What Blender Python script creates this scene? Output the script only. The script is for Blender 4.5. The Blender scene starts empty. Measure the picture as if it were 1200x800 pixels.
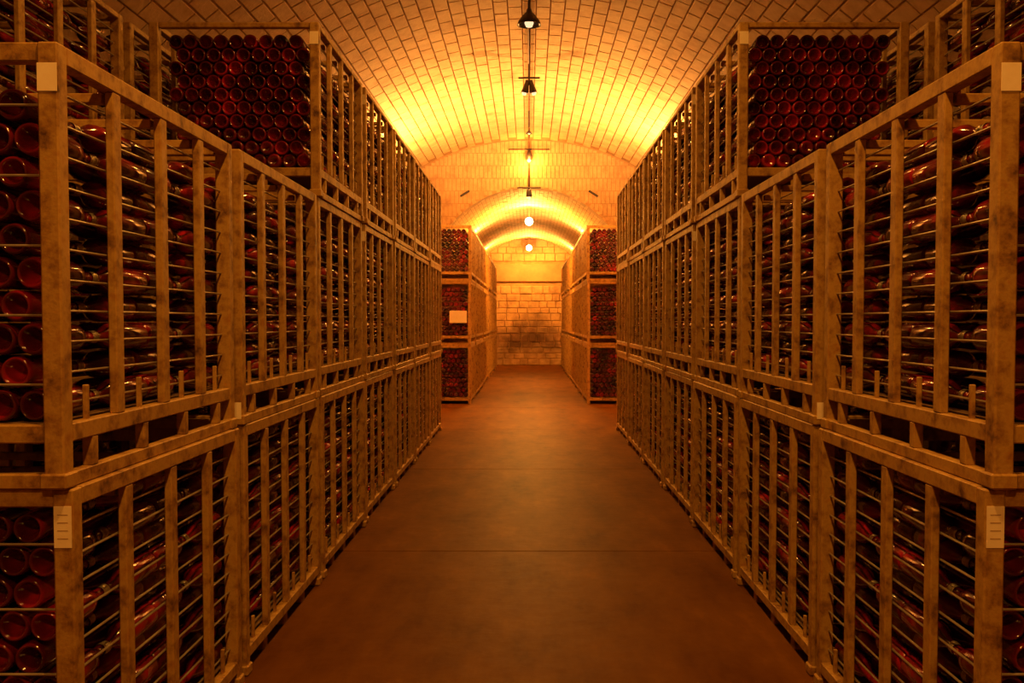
import bpy, math, random
import numpy as np
from mathutils import Vector, Matrix
random.seed(7)
rng = np.random.default_rng(7)
S = bpy.context.scene
COL = S.collection

# ------------------------------------------------------------ camera, world, exposure
F = 1100.0                      # focal length in pixels of the 1200 px wide frame
CAMZ = 1.30
cd = bpy.data.cameras.new('camera')
cd.sensor_width = 36.0
cd.lens = F / 1200.0 * 36.0
cd.shift_x = -20.0 / 1200.0
cd.shift_y = 14.0 / 1200.0
cd.clip_start = 0.05
cam = bpy.data.objects.new('camera', cd)
COL.objects.link(cam)
cam.location = (0, 0, CAMZ)
cam.rotation_euler = (math.radians(88.0), 0, 0)
S.camera = cam

S.view_settings.view_transform = 'Standard'
S.view_settings.look = 'None'
S.view_settings.gamma = 1.0
S.view_settings.use_curve_mapping = False
S.view_settings.exposure = 0.0

W = bpy.data.worlds.new('world')
S.world = W
W.use_nodes = True
W.node_tree.nodes['Background'].inputs[0].default_value = (0.02, 0.008, 0.002, 1)
W.node_tree.nodes['Background'].inputs[1].default_value = 0.15

YWALL = 27.5                    # plane of the stone end wall
WARM = (1.0, 0.42, 0.06)
FLOOD_WARM = (1.0, 0.45, 0.11)
P_FLOOD = 1220.0                 # vault floodlights in the cross aisle
P_TUNNEL = 400.0                # vault floodlights in the tunnel
P_PEND = 118.0                   # pendant lamps over the near aisle
P_WALL = 28.0                   # lamp holders on the end wall
P_BULB = 260.0                   # globe lamps in the tunnel

# ------------------------------------------------------------ materials
def new_mat(name):
    m = bpy.data.materials.new(name)
    m.use_nodes = True
    nt = m.node_tree
    return m, nt, nt.nodes['Principled BSDF']

def node(nt, kind, **kw):
    n = nt.nodes.new(kind)
    for k, v in kw.items():
        if k in n.inputs: n.inputs[k].default_value = v
        else: setattr(n, k, v)
    return n

def ramp(nt, fac, stops):
    r = nt.nodes.new('ShaderNodeValToRGB')
    e = r.color_ramp.elements
    while len(e) < len(stops): e.new(0.5)
    for i, (p, c) in enumerate(stops):
        e[i].position = p; e[i].color = (*c, 1)
    nt.links.new(fac, r.inputs[0])
    return r

def mottled(name, stops, scale=6.0, detail=6.0, rough=0.8, metal=0.0, bump=0.3, bscale=40.0, bdist=0.004, spec=0.5, stretch=None):
    m, nt, b = new_mat(name)
    g = node(nt, 'ShaderNodeNewGeometry')
    vec = g.outputs['Position']
    if stretch:
        mp = node(nt, 'ShaderNodeMapping'); mp.inputs['Scale'].default_value = stretch
        nt.links.new(vec, mp.inputs['Vector']); vec = mp.outputs[0]
    n = node(nt, 'ShaderNodeTexNoise', Scale=scale, Detail=detail, Roughness=0.65)
    nt.links.new(vec, n.inputs['Vector'])
    r = ramp(nt, n.outputs['Fac'], stops)
    nt.links.new(r.outputs[0], b.inputs['Base Color'])
    n2 = node(nt, 'ShaderNodeTexNoise', Scale=bscale, Detail=4.0)
    nt.links.new(g.outputs['Position'], n2.inputs['Vector'])
    bp = node(nt, 'ShaderNodeBump', Strength=bump, Distance=bdist)
    nt.links.new(n2.outputs['Fac'], bp.inputs['Height'])
    nt.links.new(bp.outputs[0], b.inputs['Normal'])
    b.inputs['Roughness'].default_value = rough
    b.inputs['Metallic'].default_value = metal
    b.inputs['Specular IOR Level'].default_value = spec
    return m

M = {}
M['rust'] = mottled('rusty_steel', [(0.30, (0.08, 0.026, 0.006)), (0.43, (0.30, 0.14, 0.025)), (0.55, (0.46, 0.26, 0.055)), (0.68, (0.36, 0.155, 0.025)), (0.8, (0.15, 0.055, 0.012))],
                    scale=17, detail=10, rough=0.6, metal=0.0, bump=0.35, bscale=120, bdist=0.002)
M['wire'] = mottled('galvanised_wire', [(0.3, (0.30, 0.24, 0.17)), (0.7, (0.55, 0.47, 0.36))], scale=20, rough=0.4, metal=0.5, bump=0.1)
M['brick'] = mottled('vault_brick', [(0.25, (0.50, 0.30, 0.14)), (0.42, (0.66, 0.45, 0.22)), (0.6, (0.78, 0.58, 0.30)), (0.8, (0.60, 0.38, 0.18))],
                     scale=3.2, detail=8, rough=0.75, bump=0.5, bscale=28, bdist=0.01)
M['mortar'] = mottled('vault_mortar', [(0.3, (0.36, 0.20, 0.08)), (0.7, (0.52, 0.32, 0.14))], scale=9, rough=0.9)
M['brick_mortar'] = mottled('end_wall_mortar', [(0.3, (0.44, 0.25, 0.10)), (0.7, (0.56, 0.35, 0.16))], scale=9, rough=0.9)
M['tunnel_brick'] = mottled('tunnel_brick', [(0.25, (0.48, 0.26, 0.12)), (0.5, (0.64, 0.42, 0.20)), (0.8, (0.72, 0.52, 0.27))], scale=5, detail=8, rough=0.75, bump=0.5, bscale=30, bdist=0.008)
M['wall'] = mottled('side_wall_plaster', [(0.3, (0.22, 0.12, 0.06)), (0.55, (0.36, 0.22, 0.11)), (0.75, (0.28, 0.15, 0.07))], scale=3.0, detail=8, rough=0.9, bump=0.8, bscale=10, bdist=0.03)
M['stone'] = mottled('wall_stone', [(0.3, (0.30, 0.17, 0.08)), (0.5, (0.56, 0.36, 0.17)), (0.72, (0.70, 0.50, 0.25))], scale=2.2, detail=8, rough=0.85, bump=0.7, bscale=16, bdist=0.02)
def damp_stain(m, centre, size, tint):
    nt = m.node_tree; b = nt.nodes['Principled BSDF']
    src = b.inputs['Base Color'].links[0].from_socket
    g = node(nt, 'ShaderNodeNewGeometry')
    mp = node(nt, 'ShaderNodeMapping'); mp.vector_type = 'TEXTURE'
    mp.inputs['Location'].default_value = centre; mp.inputs['Scale'].default_value = size
    nt.links.new(g.outputs['Position'], mp.inputs['Vector'])
    ln = node(nt, 'ShaderNodeVectorMath', operation='LENGTH'); nt.links.new(mp.outputs[0], ln.inputs[0])
    n = node(nt, 'ShaderNodeTexNoise', Scale=3.0, Detail=6.0); nt.links.new(g.outputs['Position'], n.inputs['Vector'])
    ad = node(nt, 'ShaderNodeMath', operation='MULTIPLY_ADD'); ad.inputs[1].default_value = 1.6
    nt.links.new(n.outputs['Fac'], ad.inputs[0]); nt.links.new(ln.outputs['Value'], ad.inputs[2])
    r = ramp(nt, ad.outputs[0], [(0.0, tint), (1.0, (1, 1, 1))])
    sc = node(nt, 'ShaderNodeMapRange'); sc.inputs[1].default_value = 1.1; sc.inputs[2].default_value = 1.9
    nt.links.new(ad.outputs[0], sc.inputs[0]); nt.links.new(sc.outputs[0], r.inputs[0])
    mx = node(nt, 'ShaderNodeMix', data_type='RGBA', blend_type='MULTIPLY'); mx.inputs[0].default_value = 1.0
    nt.links.new(src, mx.inputs[6]); nt.links.new(r.outputs[0], mx.inputs[7])
    nt.links.new(mx.outputs[2], b.inputs['Base Color'])
damp_stain(M['stone'], (0, YWALL, 0.75), (1.1, 1.0, 0.75), (0.25, 0.2, 0.18))
M['lintel'] = mottled('lintel_plaster', [(0.3, (0.38, 0.22, 0.10)), (0.7, (0.52, 0.33, 0.16))], scale=4, rough=0.85)
M['floor'] = mottled('worn_concrete', [(0.30, (0.066, 0.018, 0.001)), (0.45, (0.108, 0.035, 0.0015)), (0.58, (0.135, 0.047, 0.002)), (0.72, (0.185, 0.070, 0.004))], scale=1.3, detail=10, rough=0.52, bump=0.6, bscale=9, bdist=0.006, spec=0.03, stretch=(2.6, 0.9, 1))
M['joint'] = mottled('floor_joint', [(0.3, (0.08, 0.045, 0.015)), (0.7, (0.12, 0.07, 0.022))], scale=8, rough=0.9)
M['dark'] = mottled('dark_enamel', [(0.3, (0.03, 0.022, 0.02)), (0.7, (0.06, 0.045, 0.04))], scale=9, rough=0.35, bump=0.1)
M['conduit'] = mottled('conduit_steel', [(0.3, (0.12, 0.06, 0.03)), (0.7, (0.22, 0.12, 0.05))], scale=9, rough=0.5, bump=0.1)
M['paper'] = mottled('paper_tag', [(0.3, (0.90, 0.70, 0.46)), (0.7, (0.96, 0.80, 0.58))], scale=30, rough=0.9, bump=0.1)
M['ink'] = mottled('faded_ink', [(0.3, (0.30, 0.16, 0.07)), (0.7, (0.42, 0.25, 0.12))], scale=60, rough=0.9, bump=0.0)
M['cap'] = mottled('crown_cap_tin', [(0.3, (0.35, 0.28, 0.2)), (0.7, (0.5, 0.42, 0.3))], scale=40, rough=0.35, metal=0.8, bump=0.1)

def glass_mat():
    m, nt, b = new_mat('dark_red_glass')
    g = node(nt, 'ShaderNodeNewGeometry')
    n = node(nt, 'ShaderNodeTexNoise', Scale=7.0, Detail=3.0)
    nt.links.new(g.outputs['Position'], n.inputs['Vector'])
    r = ramp(nt, n.outputs['Fac'], [(0.33, (0.034, 0.003, 0.005)), (0.5, (0.10, 0.005, 0.010)), (0.70, (0.36, 0.011, 0.025))])
    nt.links.new(r.outputs[0], b.inputs['Base Color'])
    b.inputs['Roughness'].default_value = 0.13
    b.inputs['IOR'].default_value = 1.52
    b.inputs['Specular IOR Level'].default_value = 0.6
    return m
M['glass'] = glass_mat()

def emit_mat(name, col, strength):
    m, nt, b = new_mat(name)
    b.inputs['Base Color'].default_value = (*col, 1)
    b.inputs['Emission Color'].default_value = (*col, 1)
    b.inputs['Emission Strength'].default_value = strength
    return m
M['bulb'] = emit_mat('glowing_bulb', (1.0, 0.72, 0.36), 14.0)
M['lamp_glass'] = emit_mat('lamp_glass', (1.0, 0.70, 0.40), 1.2)

# ------------------------------------------------------------ helpers
def link(o, parent=None, **props):
    COL.objects.link(o)
    if parent is not None: o.parent = parent
    for k, v in props.items(): o[k] = v
    return o

def mesh_from(name, verts, faces, mat, smooth=False):
    me = bpy.data.meshes.new(name)
    me.from_pydata([tuple(v) for v in verts], [], faces)
    me.materials.append(M[mat] if isinstance(mat, str) else mat)
    if smooth:
        me.polygons.foreach_set('use_smooth', [True] * len(me.polygons))
    me.update()
    return me

def quads_mesh(name, V, Q, mat, smooth=False):
    """fast mesh from numpy arrays of vertices and quads"""
    me = bpy.data.meshes.new(name)
    V = np.asarray(V, np.float32).reshape(-1, 3); Q = np.asarray(Q, np.int32).reshape(-1, 4)
    me.vertices.add(len(V)); me.vertices.foreach_set('co', V.ravel())
    me.loops.add(Q.size); me.loops.foreach_set('vertex_index', Q.ravel())
    me.polygons.add(len(Q)); me.polygons.foreach_set('loop_start', np.arange(0, Q.size, 4, dtype=np.int32))
    me.polygons.foreach_set('use_smooth', np.full(len(Q), bool(smooth), dtype=bool))
    me.materials.append(M[mat]); me.update(calc_edges=True); me.validate()
    return me

def cbox_geo(sx, sy, sz, c):
    """chamfered box about the origin"""
    hx, hy, hz = sx/2, sy/2, sz/2
    c = min(c, hx*0.9, hy*0.9, hz*0.9)
    v = []; idx = {}
    for x in (-1, 1):
        for y in (-1, 1):
            for z in (-1, 1):
                idx[x, y, z] = len(v)
                v += [(x*hx, y*(hy-c), z*(hz-c)), (x*(hx-c), y*hy, z*(hz-c)), (x*(hx-c), y*(hy-c), z*hz)]
    f = []
    def add(q, n):
        a, b, d = [Vector(v[i]) for i in q[:3]]
        if (b-a).cross(d-b).dot(Vector(n)) < 0: q = q[::-1]
        f.append(tuple(q))
    for s in (-1, 1):
        add([idx[s,-1,-1], idx[s,1,-1], idx[s,1,1], idx[s,-1,1]], (s,0,0))
        add([idx[-1,s,-1]+1, idx[1,s,-1]+1, idx[1,s,1]+1, idx[-1,s,1]+1], (0,s,0))
        add([idx[-1,-1,s]+2, idx[1,-1,s]+2, idx[1,1,s]+2, idx[-1,1,s]+2], (0,0,s))
    for a in (-1, 1):
        for b in (-1, 1):
            add([idx[a,b,-1], idx[a,b,-1]+1, idx[a,b,1]+1, idx[a,b,1]], (a,b,0))
            add([idx[a,-1,b], idx[a,-1,b]+2, idx[a,1,b]+2, idx[a,1,b]], (a,0,b))
            add([idx[-1,a,b]+1, idx[-1,a,b]+2, idx[1,a,b]+2, idx[1,a,b]+1], (0,a,b))
    for k, i in idx.items(): add([i, i+1, i+2], k)
    return v, f

CACHE = {}
def cbox(sx, sy, sz, mat, c=0.003):
    key = ('cb', round(sx,4), round(sy,4), round(sz,4), mat, c)
    if key not in CACHE:
        v, f = cbox_geo(sx, sy, sz, c)
        CACHE[key] = mesh_from('bar_mesh', v, f, mat)
    return CACHE[key]

def tube_geo(pts, r, n=8):
    v, f = [], []
    pts = [Vector(p) for p in pts]
    for i, p in enumerate(pts):
        d = (pts[min(i+1, len(pts)-1)] - pts[max(i-1, 0)]).normalized()
        up = Vector((0,0,1)) if abs(d.z) < 0.9 else Vector((1,0,0))
        a = d.cross(up).normalized(); b = d.cross(a).normalized()
        for k in range(n):
            t = 2*math.pi*k/n
            v.append(p + r*(a*math.cos(t) + b*math.sin(t)))
    for i in range(len(pts)-1):
        for k in range(n):
            f.append((i*n+k, i*n+(k+1)%n, (i+1)*n+(k+1)%n, (i+1)*n+k))
    f.append(tuple(range(n))[::-1]); f.append(tuple((len(pts)-1)*n+k for k in range(n)))
    return v, f

def lathe_geo(prof, n=24):
    """prof: (r, z) list, about the z axis"""
    v, f = [], []
    for r, z in prof:
        for k in range(n):
            t = 2*math.pi*k/n
            v.append((r*math.cos(t), r*math.sin(t), z))
    for i in range(len(prof)-1):
        for k in range(n):
            f.append((i*n+k, i*n+(k+1)%n, (i+1)*n+(k+1)%n, (i+1)*n+k))
    return v, f

def torus_geo(R, r, n=16, m=6):
    v, f = [], []
    for i in range(n):
        a = 2*math.pi*i/n
        for j in range(m):
            b = 2*math.pi*j/m
            v.append(((R+r*math.cos(b))*math.cos(a), r*math.sin(b), (R+r*math.cos(b))*math.sin(a)))
    for i in range(n):
        for j in range(m):
            f.append((i*m+j, i*m+(j+1)%m, ((i+1)%n)*m+(j+1)%m, ((i+1)%n)*m+j))
    return v, f

def wire_mesh_y(L):
    key = ('wy', round(L,4))
    if key not in CACHE:
        v, f = tube_geo([(0,-L/2,0), (0,L/2,0)], 0.0032, 6)
        CACHE[key] = mesh_from('wire_mesh', v, f, 'wire')
    return CACHE[key]
def wire_mesh_x(L):
    key = ('wx', round(L,4))
    if key not in CACHE:
        v, f = tube_geo([(-L/2,0,0), (L/2,0,0)], 0.0032, 6)
        CACHE[key] = mesh_from('wire_mesh', v, f, 'wire')
    return CACHE[key]

def obj(name, me, parent=None, loc=(0,0,0), rot=(0,0,0), **props):
    o = bpy.data.objects.new(name, me)
    o.location = loc; o.rotation_euler = rot
    return link(o, parent, **props)

def thing(name, loc, label, cat, group=None, rotz=0):
    o = bpy.data.objects.new(name, None)
    o.location = loc; o.rotation_euler = (0,0,rotz); o.empty_display_size = 0.1
    COL.objects.link(o)
    o['label'] = label; o['category'] = cat
    if group: o['group'] = group
    return o

BOXQ = np.array([(0,1,3,2),(4,6,7,5),(0,4,5,1),(2,3,7,6),(0,2,6,4),(1,5,7,3)])
def boxes_mesh(name, boxes, mat):
    """many boxes in one mesh; each box = (centre, ax, ay, az) with half-axis vectors"""
    V = np.zeros((len(boxes), 8, 3)); Q = np.zeros((len(boxes), 6, 4), int)
    for i, (c, a, b, d) in enumerate(boxes):
        k = 0
        for x in (-1,1):
            for y in (-1,1):
                for z in (-1,1):
                    V[i,k] = np.array(c) + x*np.array(a) + y*np.array(b) + z*np.array(d); k += 1
        Q[i] = BOXQ + 8*i
    return quads_mesh(name, V, Q, mat)

def aabb(x0,x1,y0,y1,z0,z1):
    return ((x0+x1)/2,(y0+y1)/2,(z0+z1)/2), ((x1-x0)/2,0,0), (0,(y1-y0)/2,0), (0,0,(z1-z0)/2)

def project(p):
    """pixel of a world point in the 1200x800 frame (for ordering by size only)"""
    a = math.radians(2.0)
    y = p[1]*math.cos(a) - (p[2]-CAMZ)*math.sin(a)
    z = (p[2]-CAMZ)*math.cos(a) + p[1]*math.sin(a)
    return 620 + F*p[0]/y, 414 - F*z/y

# ------------------------------------------------------------ the setting
Y0, YE, YW = -3.0, 16.9, 27.5         # wall behind the camera, end of the hall, end of the tunnel
HR, HC = 3.99, 0.54                   # hall vault radius and centre height
HW = 2.95                             # hall half width
TR, TC = 1.83, 1.85                   # tunnel vault radius and spring height
SPRING = HC + math.sqrt(HR*HR - HW*HW)

# floor: slabs with open joints over a base
fl = obj('floor', cbox(2*HW+0.6, YW-Y0+0.6, 0.2, 'joint', 0.002), None, (0, (YW+Y0)/2, -0.112), kind='structure')
fl_world = fl.location.copy()
edges = [Y0, -0.6, 2.4, 5.26, 8.2, 11.2, 14.0, YE]
for a, b in zip(edges[:-1], edges[1:]):
    for x0, x1 in ((-HW-0.1, HW+0.1),):
        obj('slab', cbox(x1-x0-0.008, b-a-0.005, 0.04, 'floor', 0.004), fl, Vector(((x0+x1)/2, (a+b)/2, -0.02)) - fl_world)
te = [YE, 20.4, 23.9, YW]
for a, b in zip(te[:-1], te[1:]):
    obj('slab', cbox(2*TR+0.1, b-a-0.004, 0.04, 'floor', 0.004), fl, Vector((0, (a+b)/2, -0.02)) - fl_world)

# side walls of the hall
for s, nm in ((-1, 'wall_left'), (1, 'wall_right')):
    obj(nm, mesh_from('side_wall', *[q for q in cbox_geo(0.3, YE-Y0+0.3, SPRING+0.15, 0.002)], 'wall'), None,
        (s*(HW+0.15), (YE+Y0)/2, (SPRING+0.15)/2), kind='structure')
# wall behind the viewer
obj('wall_rear', mesh_from('rear_wall', *cbox_geo(2*HW+0.6, 0.3, HC+HR+0.3, 0.002), 'wall'), None, (0, Y0-0.15, (HC+HR+0.3)/2), kind='structure')

def arch_shell(R, c, half, y0, y1, thick, mat, n=48):
    am = math.asin(half/R)
    v, f = [], []
    for i in range(n+1):
        t = -am + 2*am*i/n
        for y in (y0, y1):
            for r in (R, R+thick):
                v.append((r*math.sin(t), y, c + r*math.cos(t)))
    for i in range(n):
        a, b = 4*i, 4*(i+1)
        f += [(a, a+2, b+2, b), (a+1, b+1, b+3, a+3), (a, b, b+1, a+1), (a+2, a+3, b+3, b+2)]
    f += [(0, 1, 3, 2), (4*n, 4*n+2, 4*n+3, 4*n+1)]
    return mesh_from('vault_shell', v, f, mat)

ceil = obj('ceiling', arch_shell(HR+0.012, HC, HW+0.02, Y0, YE, 0.25, 'mortar'), None, kind='structure')
# bricks of the hall vault, long side down the hall, running bond
BW, BL, BT = 0.146, 0.37, 0.05
am = math.asin(HW/HR)
nrow = int(2*am*HR/BW); dth = 2*am/nrow
bricks = []
for i in range(nrow):
    t = -am + (i+0.5)*dth
    y = 2.2 + (0.5*BL if i % 2 else 0)
    while y + BL < YE:
        bricks.append((t, y + BL/2, rng.uniform(-0.0012, 0.0012)))
        y += BL
brick_me = cbox(BW-0.013, BL-0.014, BT, 'brick', 0.006)
def bpos(t, y, d): 
    r = HR + BT/2 - 0.004 + d
    return (r*math.sin(t), y, HC + r*math.cos(t))
scored = []
for k, (t, y, d) in enumerate(bricks):
    p = bpos(t, y, d)
    px, py = project(p)
    vis = -25 < py < 230 and abs(px-620) < 440 and (py < 30 or abs(px-620) < 246 - (py-30)*0.7)
    ta = 1.0/(y*y) * (p[2]-CAMZ)/y if vis else 0
    scored.append((ta, k))
scored.sort(reverse=True)
near = set(k for a, k in scored[:300] if a > 0)
rest = []
for k, (t, y, d) in enumerate(bricks):
    p = bpos(t, y, d)
    if k in near:
        obj('brick', brick_me, ceil, p, (0, t, 0))
    else:
        ct, st = math.cos(t), math.sin(t)
        rest.append((p, ((BW-0.013)/2*ct, 0, -(BW-0.013)/2*st), (0, (BL-0.014)/2, 0), (BT/2*st, 0, BT/2*ct)))
obj('brickwork', boxes_mesh('brickwork', rest, 'brick'), ceil, kind='stuff')

# end wall of the hall: brick tympanum with an arched opening into the tunnel
def end_wall():
    n = 60; v, f = [], []
    inner, outer = [], []
    for i in range(n+1):
        u = -1 + 2*i/n
        # inner: up the left jamb, over the arch, down the right jamb
        if u < -0.6: q = (u+1)/0.4; inner.append((-TR, q*TC)); outer.append((-HW, q*SPRING))
        elif u > 0.6: q = (1-u)/0.4; inner.append((TR, q*TC)); outer.append((HW, q*SPRING))
        else:
            t = u/0.6*math.pi/2; inner.append((TR*math.sin(t), TC+TR*math.cos(t)))
            t2 = u/0.6*am; outer.append(((HR+.05)*math.sin(t2), HC+(HR+.05)*math.cos(t2)))
    for (ix, iz), (ox, oz) in zip(inner, outer):
        for y in (YE, YE+0.3): v += [(ix, y, iz), (ox, y, oz)]
    for i in range(n):
        a, b = 4*i, 4*i+4
        f += [(a, a+1, b+1, b), (a+2, b+2, b+3, a+3), (a, b, b+2, a+2), (a+1, a+3, b+3, b+1)]
    f += [(0, 2, 3, 1), (4*n, 4*n+1, 4*n+3, 4*n+2)]
    return mesh_from('hall_end_wall', v, f, 'brick_mortar')
we = obj('wall_end', end_wall(), None, kind='structure')
tb = []
z = 0.02; r = 0
while z < HC+HR:
    x = -HW - (0.035 if r % 2 else 0)
    while x < HW:
        c0, c1 = x, x+0.07
        far = max(abs(c0), abs(c1)); nearx = 0 if c0*c1 < 0 else min(abs(c0), abs(c1))
        z0, z1 = z, z+0.22
        if far >= HW: x += 0.075; continue
        z1 = min(z1, HC + math.sqrt((HR-0.005)**2 - far*far))
        if nearx < TR+0.01: z0 = max(z0, TC + math.sqrt(max(0, (TR+0.015)**2 - nearx*nearx)))
        if z1 - z0 > 0.02:
            tb.append(aabb(c0+.004, c1-.001, YE-0.008+rng.uniform(-.003,.003), YE+0.03, z0+.003, z1-.003))
        x += 0.075
    z += 0.225; r += 1
obj('brickwork', boxes_mesh('end_wall_bricks', tb, 'tunnel_brick'), we, kind='stuff')

# tunnel: walls, vault, end wall
for s, nm in ((-1, 'wall_tunnel_left'), (1, 'wall_tunnel_right')):
    obj(nm, mesh_from('tunnel_wall', *cbox_geo(0.3, YW-YE, TC, 0.002), 'wall'), None, (s*(TR+0.16), (YW+YE)/2+.1, TC/2), kind='structure')
tv = obj('ceiling_tunnel', arch_shell(TR+0.01, TC, TR+0.0099, YE+0.02, YW+0.1, 0.25, 'mortar', 40), None, kind='structure')
bb = []
nr = int(math.pi*TR/0.078)
for i in range(nr):
    t = -math.pi/2 + (i+0.5)*math.pi/nr
    y = YE + 0.02 - (0.13 if i % 2 else 0)
    ct, st = math.cos(t), math.sin(t)
    while y < YW:
        y0, y1 = max(y, YE-0.006), min(y+0.25, YW)
        if y1-y0 > 0.04:
            rr = TR + 0.02 + rng.uniform(-.003, .003)
            bb.append(((rr*st, (y0+y1)/2, TC+rr*ct), (0.034*ct, 0, -0.034*st), (0, (y1-y0)/2-.004, 0), (0.02*st, 0, 0.02*ct)))
        y += 0.26
obj('brickwork', boxes_mesh('tunnel_bricks', bb, 'tunnel_brick'), tv, kind='stuff')

wb = obj('wall_back', mesh_from('end_wall_core', *cbox_geo(2*TR+0.6, 0.3, TC+TR+0.2, 0.002), 'mortar'), None, (0, YW+0.17, (TC+TR+0.2)/2), kind='structure')
wbl = wb.location
z = 0.0
while z < TC+TR:
    h = random.uniform(0.15, 0.25)
    x = -TR - random.uniform(0, 0.2)
    while x < TR:
        w = random.uniform(0.2, 0.42)
        if not (2.38 < z + h/2 < 2.98):
            yy = YW + 0.02 + random.uniform(-.012, .012)
            obj('stone', cbox(round(w-0.016, 2), 0.07, round(h-0.016, 2), 'stone', 0.012), wb, Vector((x+w/2, yy, z+h/2)) - wbl)
        x += w
    z += h
obj('lintel', cbox(2*TR, 0.10, 0.50, 'lintel', 0.01), wb, Vector((0, YW+0.01, 2.69)) - wbl, label='pale plastered lintel band')

# ------------------------------------------------------------ bottles
PROF_HI = [(0.001, 0.040), (0.010, 0.036), (0.022, 0.020), (0.029, 0.006), (0.0325, 0.001), (0.036, 0.0), (0.0395, 0.003), (0.0415, 0.011), (0.0415, 0.165),
           (0.0385, 0.187), (0.030, 0.208), (0.020, 0.228), (0.0155, 0.248), (0.0145, 0.272), (0.0165, 0.274), (0.0165, 0.280), (0.001, 0.281)]
PROF_LO = [(0.002, 0.026), (0.024, 0.005), (0.034, 0.0), (0.0412, 0.009), (0.0412, 0.165), (0.031, 0.206), (0.0155, 0.245), (0.0155, 0.28), (0.001, 0.281)]
PROF_FAR = [(0.004, 0.02), (0.034, 0.0), (0.0412, 0.01), (0.0412, 0.165), (0.0155, 0.24), (0.015, 0.28), (0.001, 0.281)]
BLEN = 0.281
BR = 0.88                       # slim bottles: radius factor
PROF_HI, PROF_LO, PROF_FAR = [[(r*BR, z) for r, z in p] for p in (PROF_HI, PROF_LO, PROF_FAR)]
def to_y(prof, n):       # lathe about +y, base at y = 0
    v, f = lathe_geo(prof, n)
    return np.array([(x, z, -y) for x, y, z in v]), np.array(f)
v, f = to_y(PROF_HI, 24)
BOTTLE = quads_mesh('bottle_mesh', v, f, 'glass', True)
v, f = lathe_geo([(0.0162, 0.268), (0.0158, 0.280), (0.0135, 0.2835), (0.0005, 0.2835)], 16)
CAP = mesh_from('cap_mesh', [(x, z, -y) for x, y, z in v], f, 'cap', True)
LO = to_y(PROF_LO, 12); FAR = to_y(PROF_FAR, 8)
heap_V, heap_Q, heap_n = [], [], [0]
def heap(spots, proto):
    """spots: (x, y, z, flip) base point of each bottle"""
    v, f = proto
    if not spots: return
    P = np.array([(a, b, c) for a, b, c, d in spots]); D = np.array([-1.0 if d else 1.0 for *_, d in spots])
    V = np.repeat(v[None], len(P), 0).copy()
    V[:, :, 1] *= D[:, None]; V[:, :, 0] *= D[:, None]
    V += P[:, None, :]
    Q = f[None] + (np.arange(len(P))*len(v))[:, None, None] + heap_n[0]
    heap_V.append(V.reshape(-1, 3)); heap_Q.append(Q.reshape(-1, 4)); heap_n[0] += len(P)*len(v)
def lone_bottle(x, y, z, flip, label, group, cap):
    o = bpy.data.objects.new('wine_bottle', BOTTLE)
    o.location = (x, y, z); o.rotation_euler = (0, random.uniform(0, 6), math.pi if flip else 0)
    link(o, None, label=label, category='bottle', group=group)
    if cap: obj('crown_cap', CAP, o)

# ------------------------------------------------------------ crates
CL, CW, PITCH = 1.22, 0.84, 1.30
TIERH = (0.92, 0.995, 0.86)
TIERZ = (0.0, 0.92, 1.915)
POST = 0.046
RING = mesh_from('ring_mesh', *torus_geo(0.016, 0.0035), 'conduit')
def rows_of(t): return (0.105, 10) if t == 0 else ((0.15, 10) if t == 1 else (0.148, 10))

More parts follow.
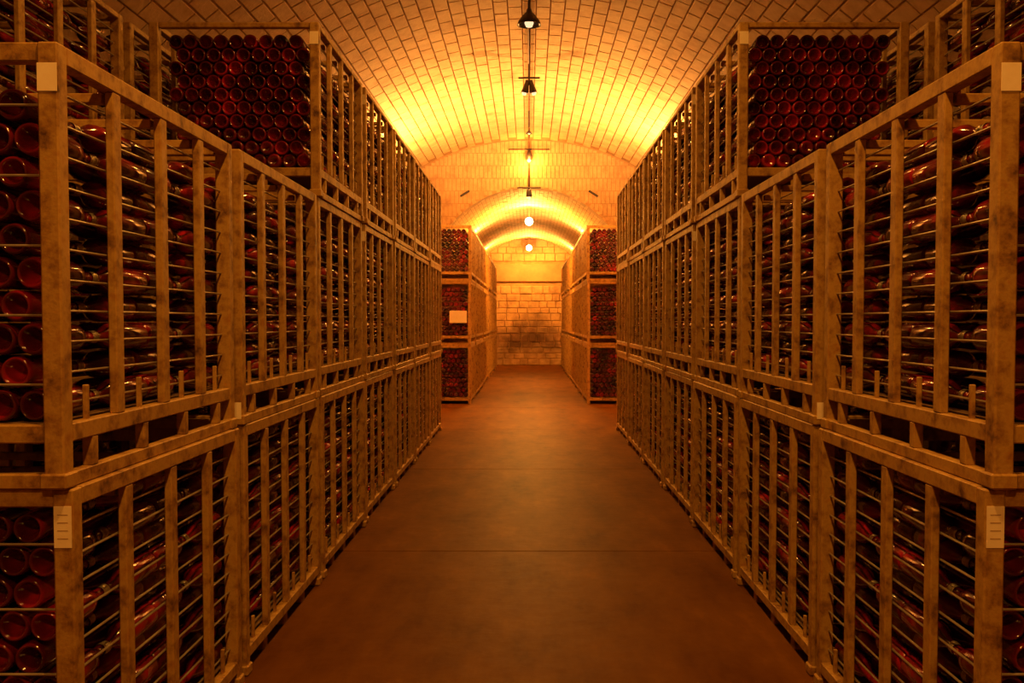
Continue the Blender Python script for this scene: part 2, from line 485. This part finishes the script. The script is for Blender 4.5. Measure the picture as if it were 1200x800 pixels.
def crate(s, xf, y, t, label, group, tags=(), width=CW, length=CL):
    """s: -1 row on the left of the aisle, +1 right; xf: distance of its aisle face from the axis"""
    H = TIERH[t]
    e = thing('wine_crate', (s*xf, y, TIERZ[t]), label, 'crate', group)
    X = lambda d: s*d                              # d: depth behind the aisle face
    def part(name, sx, sy, sz, d, yy, zz, c=0.003, mat='rust', **kw):
        return obj(name, cbox(sx, sy, sz, mat, c), e, (X(d), yy, zz), (0,0,0), **kw)
    TRH = 0.026 if t == 2 else 0.042                # top rail height
    yn, yf = POST/2, length-POST/2
    dn, df = POST/2, width-POST/2
    zb = 0.075 if t == 0 else 0.125                # rail the slats stand on
    for d in (dn, df):
        for yy in (yn, yf):
            p = part('post', POST, POST, H, d, yy, H/2, 0.004)
            if d == dn:
                cz = -H/2 + 0.02
                obj('collar', cbox(POST+0.014, POST+0.014, 0.035, 'rust', 0.004), p, (0, 0, cz))
    for d in (dn, df):
        part('top_rail', 0.036, length-2*POST, TRH, d-0.004 if d == dn else d, length/2, H-TRH/2)
        part('base_rail', 0.034, length-2*POST, 0.042, d-0.004 if d == dn else d, length/2, zb)
        if t: part('foot_rail', 0.034, length-2*POST, 0.034, d-0.004 if d == dn else d, length/2, 0.018)
    for yy in (yn, yf):
        part('top_rail', width-2*POST, 0.034, TRH, width/2, yy, H-TRH/2)
        part('base_rail', width-2*POST, 0.034, 0.042, width/2, yy, zb)
        if t: part('foot_rail', width-2*POST, 0.034, 0.034, width/2, yy, 0.018)
    part('base_panel', width-2*POST, length-2*POST, 0.012, width/2, length/2, zb+0.012 if t == 0 else zb+0.017, 0.002, 'conduit')
    zs0, zs1 = zb+0.02, H-TRH
    ys = [length*(i+1)/4.0 for i in range(3)]
    for yy in ys:
        part('slat', 0.022, 0.044, zs1-zs0, 0.013, yy, (zs0+zs1)/2)
        part('cross_bar', width-0.07, 0.03, 0.024, width/2, yy, H-TRH-0.014, 0.002)
    for yy in ys[::2]:
        part('slat', 0.022, 0.044, zs1-zs0, width-0.013, yy, (zs0+zs1)/2)
    if t:
        for yy in [0.16, 0.46, 0.76, 1.06]:
            part('upright', 0.026, 0.03, zb-0.056, 0.016, yy*length/1.22, (zb-0.021+0.035)/2, 0.002)
        for dd in (0.28, 0.56):
            part('upright', 0.03, 0.026, zb-0.056, dd, 0.016, (zb-0.021+0.035)/2, 0.002)
    else:
        for yy in (0.3, 0.61, 0.92):
            part('foot', 0.05, 0.06, 0.056, 0.04, yy, 0.028, 0.004)
    for yy in (0.15, 0.455, 0.765, 1.07):
        part('stub', 0.012, 0.014, 0.085, 0.02, yy*length/1.22, zb+0.06, 0.002)
    nw = 11
    for i in range(nw):
        zz = zs0 + 0.045 + (zs1-zs0-0.10)*i/(nw-1)
        obj('wire', wire_mesh_y(length-0.06), e, (X(0.030), length/2, zz))
    for i in range(5 if t < 2 else 0):
        zz = zs0 + 0.09 + (zs1-zs0-0.18)*i/4
        obj('wire', wire_mesh_x(width-0.06), e, (X(width/2), 0.032, zz))
    for zz in (0.36, 0.72):
        part('lug', 0.016, 0.04, 0.018, 0.02, length+0.018, zz*H, 0.002)
    obj('hook_ring', RING, e, (X(0.004), 0.03, 0.24), (0, 0, math.pi/2))
    for kind in tags:
        if kind == 'top':
            tg = obj('paper_tag', cbox(0.044, 0.0015, 0.062, 'paper', 0.0003), e, (X(dn), -0.0012, H-0.078), label='pale paper tag on the corner post')
        elif kind == 'tall':
            tg = obj('paper_tag', cbox(0.040, 0.0015, 0.095, 'paper', 0.0003), e, (X(dn), -0.0012, H-0.085), label='pale paper tag on the corner post')
            for q in range(4):
                obj('print_line', cbox(0.024, 0.0006, 0.0016, 'ink', 0.0001), tg, (0, -0.001, 0.028-0.018*q))
        elif kind == 'low':
            tg = obj('paper_tag', cbox(0.040, 0.0015, 0.06, 'paper', 0.0003), e, (X(dn), -0.0082, 0.055), label='pale paper tag low on the corner post')
    return e

def fill(s, xf, y, t, cols, layers, front=False, proto=LO, width=CW, pick=None):
    """bottle base points of a crate: `cols` columns behind the aisle face, all columns of the first layer if front"""
    z0, nr = rows_of(t)
    spots = []
    ncol = int((width-0.10)/0.075 - 0.4)
    for r in range(nr):
        for c in range(ncol):
            d = 0.05 + 0.037 + c*0.075 + (0.0375 if r % 2 else 0)
            for l in range(layers):
                if c >= cols and not (front and l == 0): continue
                flip = l % 2 == 1
                yb = 0.040 + l*0.2855 + random.uniform(-.004, .004)
                p = (s*(xf+d+random.uniform(-.002, .002)), y + (yb+BLEN if flip else yb), TIERZ[t] + z0 + 0.037 + r*(0.0755 if t < 2 else 0.0655), flip)
                if pick and pick(r, c, l): continue_as(pick, p, t)
                else: spots.append(p)
    heap(spots, proto)

XF = 1.04
YA = 2.09
ORD = ['first', 'second', 'third', 'fourth', 'fifth', 'sixth', 'seventh', 'eighth', 'ninth']
TW = ['floor-level', 'middle-tier', 'top-tier']
LONE = {(0, 0): ('dark red wine bottle lying in the floor-level crate at the tagged row end', 'bottles in the tagged floor-level crates', True),
        (0, 1): ('dark red wine bottle lying in the middle-tier crate at the tagged row end', 'bottles in the tagged middle-tier crates', True),
        (2, 2): ('dark red wine bottle, base outward, in the end face of the first top-tier crate', 'bottles in the exposed top-tier end faces', False)}
lone_jobs = []
def continue_as(pick, p, t):
    lone_jobs.append((p, pick.key))
class Pick:
    def __init__(self, key): self.key = key
    def __call__(self, r, c, l):
        k, t = self.key
        if (k, t) == (0, 1): return (l == 0 and c < 2) or c == 0
        if (k, t) == (0, 0): return (l == 0 and c < 2 and r >= 4) or (c == 0 and l > 0 and r >= 3 )
        if (k, t) == (2, 2): return l == 0 and r >= c*0.55
        return False

jit = {(k, t): (random.uniform(-.008, .008), random.uniform(-.008, .008)) for k in range(9) for t in range(3)}
jit = {q: (a, b*0.5) for q, (a, b) in jit.items()}
jit[0, 0] = (-0.012, 0.012); jit[0, 1] = (0.0, 0.0); jit[2, 2] = (0.0, 0.0)
for s in (-1, 1):
    for k in range(7):
        for t in range(3):
            if t == 2 and k < 2: continue
            jx, jy = jit[k, t]
            y = YA + k*PITCH + jy
            if k == 0: pos = 'at the tagged row end of the wide aisle'
            else: pos = '%s from the tagged row end of the wide aisle' % ORD[k]
            lab = 'rusty steel bottle crate, %s, %s' % (TW[t], pos)
            tags = {(0,1): ('top',), (0,0): ('tall',), (2,2): ('top',), (3,2): ('top',), (1,1): ('low',), (3,1): ('top',), (2,1): ()}.get((k, t), ())
            crate(s, XF+jx, y, t, lab, 'bottle crates along the wide aisle', tags)
            front = (k == 0) or (k == 2 and t == 2)
            fill(s, XF+jx, y, t, 2, 4, front, LO, CW, Pick((k, t)))

# rear rows behind the aisle rows
for s in (-1, 1):
    for k in (1, 2):
        for t in range(3):
            y = YA + k*PITCH
            lab = 'shadowed bottle crate in the rear row by the wall, %s, %s of its row' % (TW[t], ORD[k-1])
            crate(s, 1.97, y, t, lab, 'bottle crates in the rear rows')
            fill(s, 1.97, y, t, 1, 4, k == 1, LO)

# crates in the tunnel: frame and grid joined, too far off to tell bars apart
TF, TY, TWD = 0.90, 14.6, 0.70
def far_crate_mesh(t):
    H = TIERH[t]; b = []
    zb = 0.075 if t == 0 else 0.125
    for d in (0, TWD-POST):
        for yy in (0, CL-POST):
            b.append(aabb(d, d+POST, yy, yy+POST, 0, H))
        zs = [(H-0.042, H), (zb-0.021, zb+0.021)] + ([(0, 0.035)] if t else [])
        for z0, z1 in zs: b.append(aabb(d+.003, d+POST-.003, POST, CL-POST, z0, z1))
    for yy in (0, CL-POST):
        for z0, z1 in zs: b.append(aabb(POST, TWD-POST, yy+.003, yy+POST-.003, z0, z1))
    b.append(aabb(0.02, TWD-0.02, 0.02, CL-0.02, zb+.01, zb+0.022))
    g = []
    for i in range(3):
        yy = CL*(i+1)/4
        g.append(aabb(0.002, 0.024, yy-.022, yy+.022, zb, H-0.03))
        g.append(aabb(TWD-0.024, TWD-.002, yy-.022, yy+.022, zb, H-0.03))
    w = []
    for i in range(11):
        zz = zb + 0.06 + (H-zb-0.14)*i/10
        w.append(aabb(0.026, 0.032, 0.03, CL-0.03, zz-.003, zz+.003))
    return b, g, w
FARM = {}
for s in (-1, 1):
    for t in range(3):
        def mir(bs): return [((s*c[0], c[1], c[2]), a, bb_, d) for c, a, bb_, d in bs]
        b, g, w = far_crate_mesh(t)
        FARM[s, t] = (boxes_mesh('frame_mesh', mir(b), 'rust'), boxes_mesh('slat_mesh', mir(g), 'rust'), boxes_mesh('wire_mesh', mir(w), 'wire'))
for s in (-1, 1):
    for k in range(9):
        for t in range(3):
            jx, jy = jit[(k+3) % 9, t]
            y = TY + k*PITCH + jy
            if k == 0: pos = 'at the row end facing the aisle'
            else: pos = '%s counted from the stone end wall' % ORD[8-k] if k < 8 else 'next to the stone end wall'
            lab = 'steel bottle crate in the tunnel, %s, %s' % (TW[t], pos)
            if (s, k, t) == (-1, 0, 1): lab = 'steel bottle crate in the tunnel with a paper notice on its bottles'
            e = thing('wine_crate', (s*(TF+jx), y, TIERZ[t]), lab, 'crate', 'bottle crates in the tunnel')
            fm, gm, wm = FARM[s, t]
            obj('frame', fm, e); obj('slats', gm, e, kind='stuff'); obj('wires', wm, e, kind='stuff')
            if (s, k, t) == (-1, 0, 1):
                obj('notice', cbox(0.27, 0.003, 0.19, 'paper', 0.0005), e, (-0.20, -0.004, 0.44), label='orange paper notice')
            fill(s, TF+jx, y, t, 2, 4, k == 0, FAR, TWD)

for p, key in lone_jobs:
    lab, grp, cap = LONE[key]
    lone_bottle(*p, lab, grp, cap)
hb = obj('wine_bottles', quads_mesh('bottle_heap', np.concatenate(heap_V), np.concatenate(heap_Q), 'glass', True), None,
         label='countless dark red wine bottles stacked lying in all the other crates', category='bottles', kind='stuff')

# ------------------------------------------------------------ lamps and conduit
CZ = HC+HR-0.025
v, f = tube_geo([(0, Y0, CZ), (0, YE-0.06, CZ), (0, YE-0.035, CZ-0.04), (0, YE-0.035, 3.50)], 0.017, 8)
obj('conduit', mesh_from('conduit_mesh', v, f, 'conduit', True), None, label='thin steel conduit running along the vault crown and down the end wall', category='conduit')

def add_light(name, kind, parent, loc, power, radius=0.05, color=WARM, spot=None, aim=None):
    ld = bpy.data.lights.new(name, kind)
    ld.energy = power; ld.color = color; ld.shadow_soft_size = radius
    if kind == 'SPOT': ld.spot_size = math.radians(spot); ld.spot_blend = 0.8
    o = bpy.data.objects.new(name, ld)
    o.location = loc
    if aim is not None: o.rotation_euler = Vector(aim).to_track_quat('-Z', 'Y').to_euler()
    return link(o, parent)

def pendant(y, zc, label, power, r=0.117, cross=0.0, legs=False, grp=None):
    """zc: height of the shade's rim"""
    e = thing('pendant_lamp', (0, y, zc), label, 'lamp', grp)
    top = CZ - zc
    obj('stem', mesh_from('stem_mesh', *tube_geo([(0,0,0.10), (0,0,top+0.01)], 0.012, 8), 'dark'), e)
    if legs:
        for q in (-1, 1):
            obj('shade', mesh_from('small_shade', *lathe_geo([(0.001,0.17), (0.025,0.16), (0.03,0.10), (0.045,0.03), (0.05,0.0), (0.044,0.0), (0.026,0.09), (0.001,0.10)], 20), 'dark', True), e, (q*0.055, 0, 0), (0, -q*0.22, 0))
            obj('bulb', mesh_from('bulb_mesh', *lathe_geo([(0.001,0.06), (0.02,0.05), (0.032,0.01), (0.022,-0.02), (0.001,-0.03)], 16), 'lamp_glass', True), e, (q*0.06, 0, 0))
    else:
        k = r/0.117
        obj('shade', mesh_from('shade_mesh', *lathe_geo([(0.001,0.16*k), (0.022*k,0.155*k), (0.032*k,0.12*k), (0.07*k,0.085*k), (0.105*k,0.035*k), (0.117*k,0.0), (0.110*k,0.0), (0.095*k,0.035*k), (0.06*k,0.078*k), (0.001,0.09*k)], 28), 'dark', True), e)
        obj('bulb', mesh_from('bulb_mesh', *lathe_geo([(0.001,0.07*k), (0.03*k,0.06*k), (0.045*k,0.02*k), (0.03*k,-0.015*k), (0.001,-0.025*k)], 20), 'lamp_glass', True), e)
    if cross:
        obj('cross_bar', mesh_from('lamp_bar', *tube_geo([(-cross/2,0,0), (cross/2,0,0)], 0.011, 8), 'dark'), e, (0, 0, 0.19))
    if power:
        add_light('lamp_light', 'SPOT', e, (0, 0, -0.06), power, 0.06, WARM, 165, (0, 0, -1))
    return e
pendant(9.2, 4.16, 'dark enamel cone pendant lamp under the vault crown', P_PEND)
pendant(11.8, 4.13, 'twin-shade lamp with a short cross bar under the vault crown', P_PEND, cross=0.27, legs=True)
pendant(14.4, 4.14, 'small dark narrow lamp under the vault crown before the end wall', P_PEND*0.6, r=0.05)
for y in (6.6, 4.0, 1.4, -1.2):
    pendant(y, 4.16, 'dark enamel pendant lamp over the near aisle', P_PEND * (1.0 if y > 3 else 2.2), grp='pendant lamps over the near aisle')
# fittings on the conduit of the end wall
def wall_lamp(zc, bar, label, h, power):
    e = thing('wall_lamp', (0, YE-0.06, zc), label, 'lamp')
    obj('holder', mesh_from('holder_mesh', *lathe_geo([(0.001,h), (0.03,h), (0.045,h*0.6), (0.055,0.0), (0.04,0.0), (0.001,0.02)], 20), 'dark', True), e, (0,-0.03,0))
    obj('cross_bar', mesh_from('lamp_bar', *tube_geo([(-bar/2,0,0), (bar/2,0,0)], 0.012, 8), 'dark'), e, (0,0.01,h+0.03))
    obj('bulb', mesh_from('bulb_mesh', *lathe_geo([(0.001,0.03), (0.03,0.02), (0.036,-0.02), (0.02,-0.045), (0.001,-0.05)], 16), 'lamp_glass', True), e, (0,-0.03,0))
    add_light('lamp_light', 'POINT', e, (0,-0.16,-0.06), power, 0.05) if power else None
wall_lamp(4.16, 0.74, 'dark lamp holder with a wide cross bar on the brick end wall', 0.16, P_WALL)
wall_lamp(3.50, 0.42, 'dark lamp holder with a narrower cross bar just above the tunnel arch', 0.14, 0)
for s in (-1, 1):
    obj('iron_anchor', cbox(0.19, 0.03, 0.035, 'dark', 0.006), None, (s*1.15, YE-0.022, 3.57), (0, s*0.55, 0), label='short slanted iron wall anchor beside the tunnel arch', category='anchor', group='iron anchors beside the tunnel arch')

# globe lamps in the tunnel
for y, lab in ((19.6, 'glowing globe lamp hanging in the tunnel vault'), (26.7, 'glowing globe lamp hanging in front of the stone end wall')):
    e = thing('globe_lamp', (0, y, 3.36), lab, 'lamp')
    obj('globe', mesh_from('globe_mesh', *lathe_geo([(0.085*math.sin(math.pi*i/12)+0.0005, -0.085*math.cos(math.pi*i/12)) for i in range(13)], 24), 'bulb', True), e)
    obj('stem', mesh_from('globe_stem', *tube_geo([(0,0,0.07), (0,0,TC+TR-3.36+0.01)], 0.012, 8), 'dark'), e)
    add_light('lamp_light', 'POINT', e, (0, -0.14, -0.05), P_BULB * (1.7 if y < 22 else 0.8), 0.08)

# floodlights that wash the vaults
def flood(x, y, z, aim, power, label, grp, wallx, bz):
    e = thing('floodlight', (x, y, z), label, 'lamp', grp)
    rot = Vector(aim).to_track_quat('Z', 'Y').to_euler()
    obj('housing', mesh_from('flood_housing', *lathe_geo([(0.001,-0.10), (0.05,-0.10), (0.06,-0.05), (0.11,0.03), (0.115,0.05), (0.10,0.05), (0.05,-0.03), (0.001,-0.04)], 24), 'dark', True), e, (0,0,0), rot)
    obj('lens', mesh_from('flood_lens', *lathe_geo([(0.001,0.0), (0.07,0.0), (0.085,0.01), (0.001,0.012)], 24), 'bulb', True), e, (0,0,0), rot)
    obj('bracket', mesh_from('flood_bracket', *tube_geo([(0,0,-0.07), (wallx-x, 0, bz)], 0.015, 8), 'dark'), e)
    a = Vector(aim).normalized()*0.08
    add_light('lamp_light', 'SPOT', e, a, power, 0.08, FLOOD_WARM, 165, aim)
for s in (-1, 1):
    flood(s*2.35, 13.7, 2.80, (-s*0.45, 0.0, 1), P_FLOOD, 'floodlight on the side wall washing the brick vault', 'floodlights of the hall', s*HW, -0.16)
    for y in (20.6, 25.6):
        flood(s*1.30, y, 2.90, (-s*0.2, 0, 1), P_TUNNEL, 'floodlight above the tunnel crates, %s' % ('mid tunnel' if y < 22 else 'near the stone end wall'), 'floodlights of the tunnel', s*1.55, 0.0)
